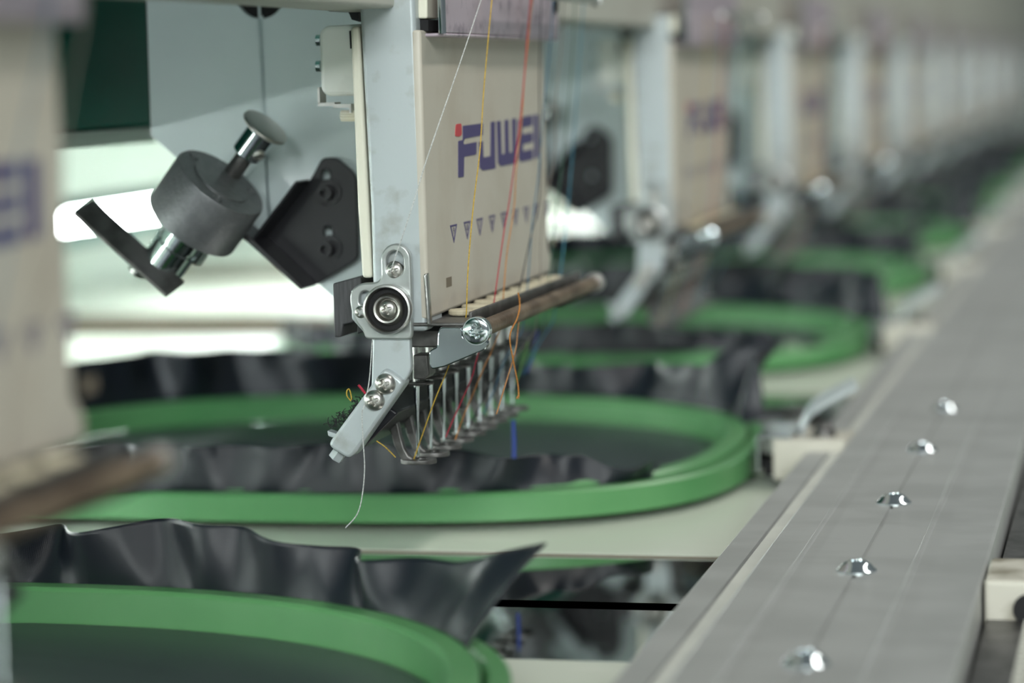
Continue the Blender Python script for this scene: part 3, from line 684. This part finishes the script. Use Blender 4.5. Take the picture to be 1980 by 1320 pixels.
for k, (c, fr) in enumerate(FR):
    pts = [U(x, y, 1, YT) for x, y in fr]
    lo = LOW[c]; X0 = NX[min(k, 8)]
    low = []
    for i, (x, y) in enumerate(lo):
        w_ = i/(len(lo)-1); Yl = .1455+(.1648-.1455)*w_**1.2
        low.append(U(x, y, 0, max(-.0015, pts[-1].x*(1-w_)+X0*w_)) if i else U(x, y, 0, pts[-1].x))
    full = spline(pts, 6)+spline(low, 6)
    nice = {'crimson': 'dark red', 'skyblue': 'pale blue', 'green': 'grey green', 'taupe': 'greyish brown'}.get(c, c)
    threads.append((thread('thread', full, c, '%s thread down the cream panel of the sharp head' % nice), nice))
# white thread down the column
wp = [U(932, -12, 1, YT)]+[U(x, y, 1, YT) for x, y in ((930, 0), (890, 120))]+[U(x, y, 0, X) for x, y, X in ((838, 270, -.004), (815, 340, -.0045), (800, 390, -.005), (777, 460, -.0045), (765, 495, -.004), (755, 524, -.0032), (750, 532, -.0012), (746, 560, -.0012), (724, 630, -.0012), (720, 660, -.0016), (714, 735, -.003), (704, 785, -.0045), (700, 800, -.0052), (702, 850, -.0052), (705, 905, -.005), (700, 960, -.005), (690, 995, -.005), (668, 1020, -.005))]
white_t = thread('thread', spline(wp, 6), 'white', 'long white thread falling past the screws and dangling over the hoop', .00014)
lp = spline([U(x, y, 0, -.0005) for x, y in ((1003, 568), (1004, 600), (990, 632), (985, 655), (992, 690), (1000, 735), (1004, 762))], 6)
pp = [U(x, y, 1, .1378) for x, y in ((1002, 566), (1005, 590), (1000, 615), (988, 640), (986, 660), (993, 700), (1001, 740), (1003, 762))]
lo_t = thread('thread', spline(pp, 6), 'orange', 'loose orange thread end hanging in front of the brown rod', .00018)
p2 = [U(x, y, 1, .139) for x, y in ((1005, 575), (1004, 610), (1001, 640), (996, 680), (975, 750), (960, 800))]
thread('thread', spline(p2, 6), 'copper', 'copper coloured loose thread crossing behind the hanging orange end', .00018)
a = U(1003, 762, 1, .1378); bm = B()
for q in range(7): tube(bm, [a, a+Vector((random.uniform(-.0025, .0025), 0, -random.uniform(.0004, .0012)))], .0001, 4)
tag(obj('thread_knot', bm, TH['orange'], None, loc=tuple(a)), 'frayed knot at the tip of the loose orange thread', 'thread knot')
pp = [U(x, y, 0, .002) for x, y in ((679, 775), (671, 765), (671, 755), (675, 752), (678, 760), (680, 772))]
thread('thread', spline(pp, 5), 'yellow', 'small yellow thread loop standing on the black hook tape', .00014)
pp = [U(x, y, 0, .002) for x, y in ((693, 744), (700, 752), (708, 762))]
thread('thread', spline(pp, 4), 'crimson', 'short red thread end poking up behind the diagonal bar', .0003)
pp = [U(x, y, 0, .004) for x, y in ((728, 852), (745, 864), (765, 884))]
thread('thread', spline(pp, 4), 'yellow', 'short yellow thread stretched from the catcher bar to the presser foot', .00014)
pp = [U(x, y, 0, .09) for x, y in ((992, 812), (994, 850), (994, 885))]
thread('thread', spline(pp, 4), 'royal', 'royal blue thread hanging below the farthest needles of the sharp head', .00045)
pp = [U(x, y, 1, .155) for x, y in ((1040, 640), (1030, 690), (1018, 720))]
thread('thread', spline(pp, 4), 'royal', 'bright blue thread slanting behind the brown rod', .0003)
pp = [U(x, y, 1, .150) for x, y in ((1022, 655), (1010, 700), (998, 740))]
thread('thread', spline(pp, 4), 'lime', 'light green thread slanting behind the brown rod', .0002)

# ------------------------------------------------------------------ labels for the sharp head, then the row
SETS = [(nc, 'needle case', 'needle cases along the machine', 'cream needle case of {}', range(N0, N1+1)),
        (arm, 'machine arm', 'sewing arms along the machine', 'pale grey sewing arm behind {}', range(0, N1+1)),
        (br, 'bracket', 'black brackets on the sewing arms', 'black slotted bracket on the arm of {}', range(0, 4)),
        (mo, 'motor', 'round motors with chrome knobs', 'dark round motor with chrome knob by {}', range(0, 2)),
        (sb, 'sensor box', 'white boxes on the heads', 'small white box beside {}', range(0, 5)),
        (clampA, 'clamp', 'hoop clamps along the rail', 'cream hoop clamp with bent steel lever on the rail by {}', range(0, 7))]
clampA_n = {0: 'the second hoop'}
index_children()
for root, cat, grp, lab, rngx in SETS:
    for n in rngx:
        o = root if n == 0 else copy_tree(root, n*(HD if root is clampA else D), None, () if n < 4 else ('fuzz', 'screw', 'cup_recess', 'logo_dot', 'end_screw', 'lower_felt_pad', 'wire_clip', 'housing_seal', 'socket_screw'))
        wn = where(n)
        if root is clampA: wn = 'the %s hoop' % {0: 'second'}.get(n, ORD[n+2])
        tag(o, lab.format(wn), cat, grp if grp else None)
pick = {-1: [0, 1, 2, 4, 5], 1: range(8), 2: range(8), 3: [0, 1, 3, 5, 7]}
for n, ks in pick.items():
    for k in ks:
        o, nice = threads[k]; c = o.copy(); COL.objects.link(c); c.location = o.location+Vector((n*D, 0, 0))
        tag(c, '%s thread hanging on %s' % (nice, where(n)), 'thread')
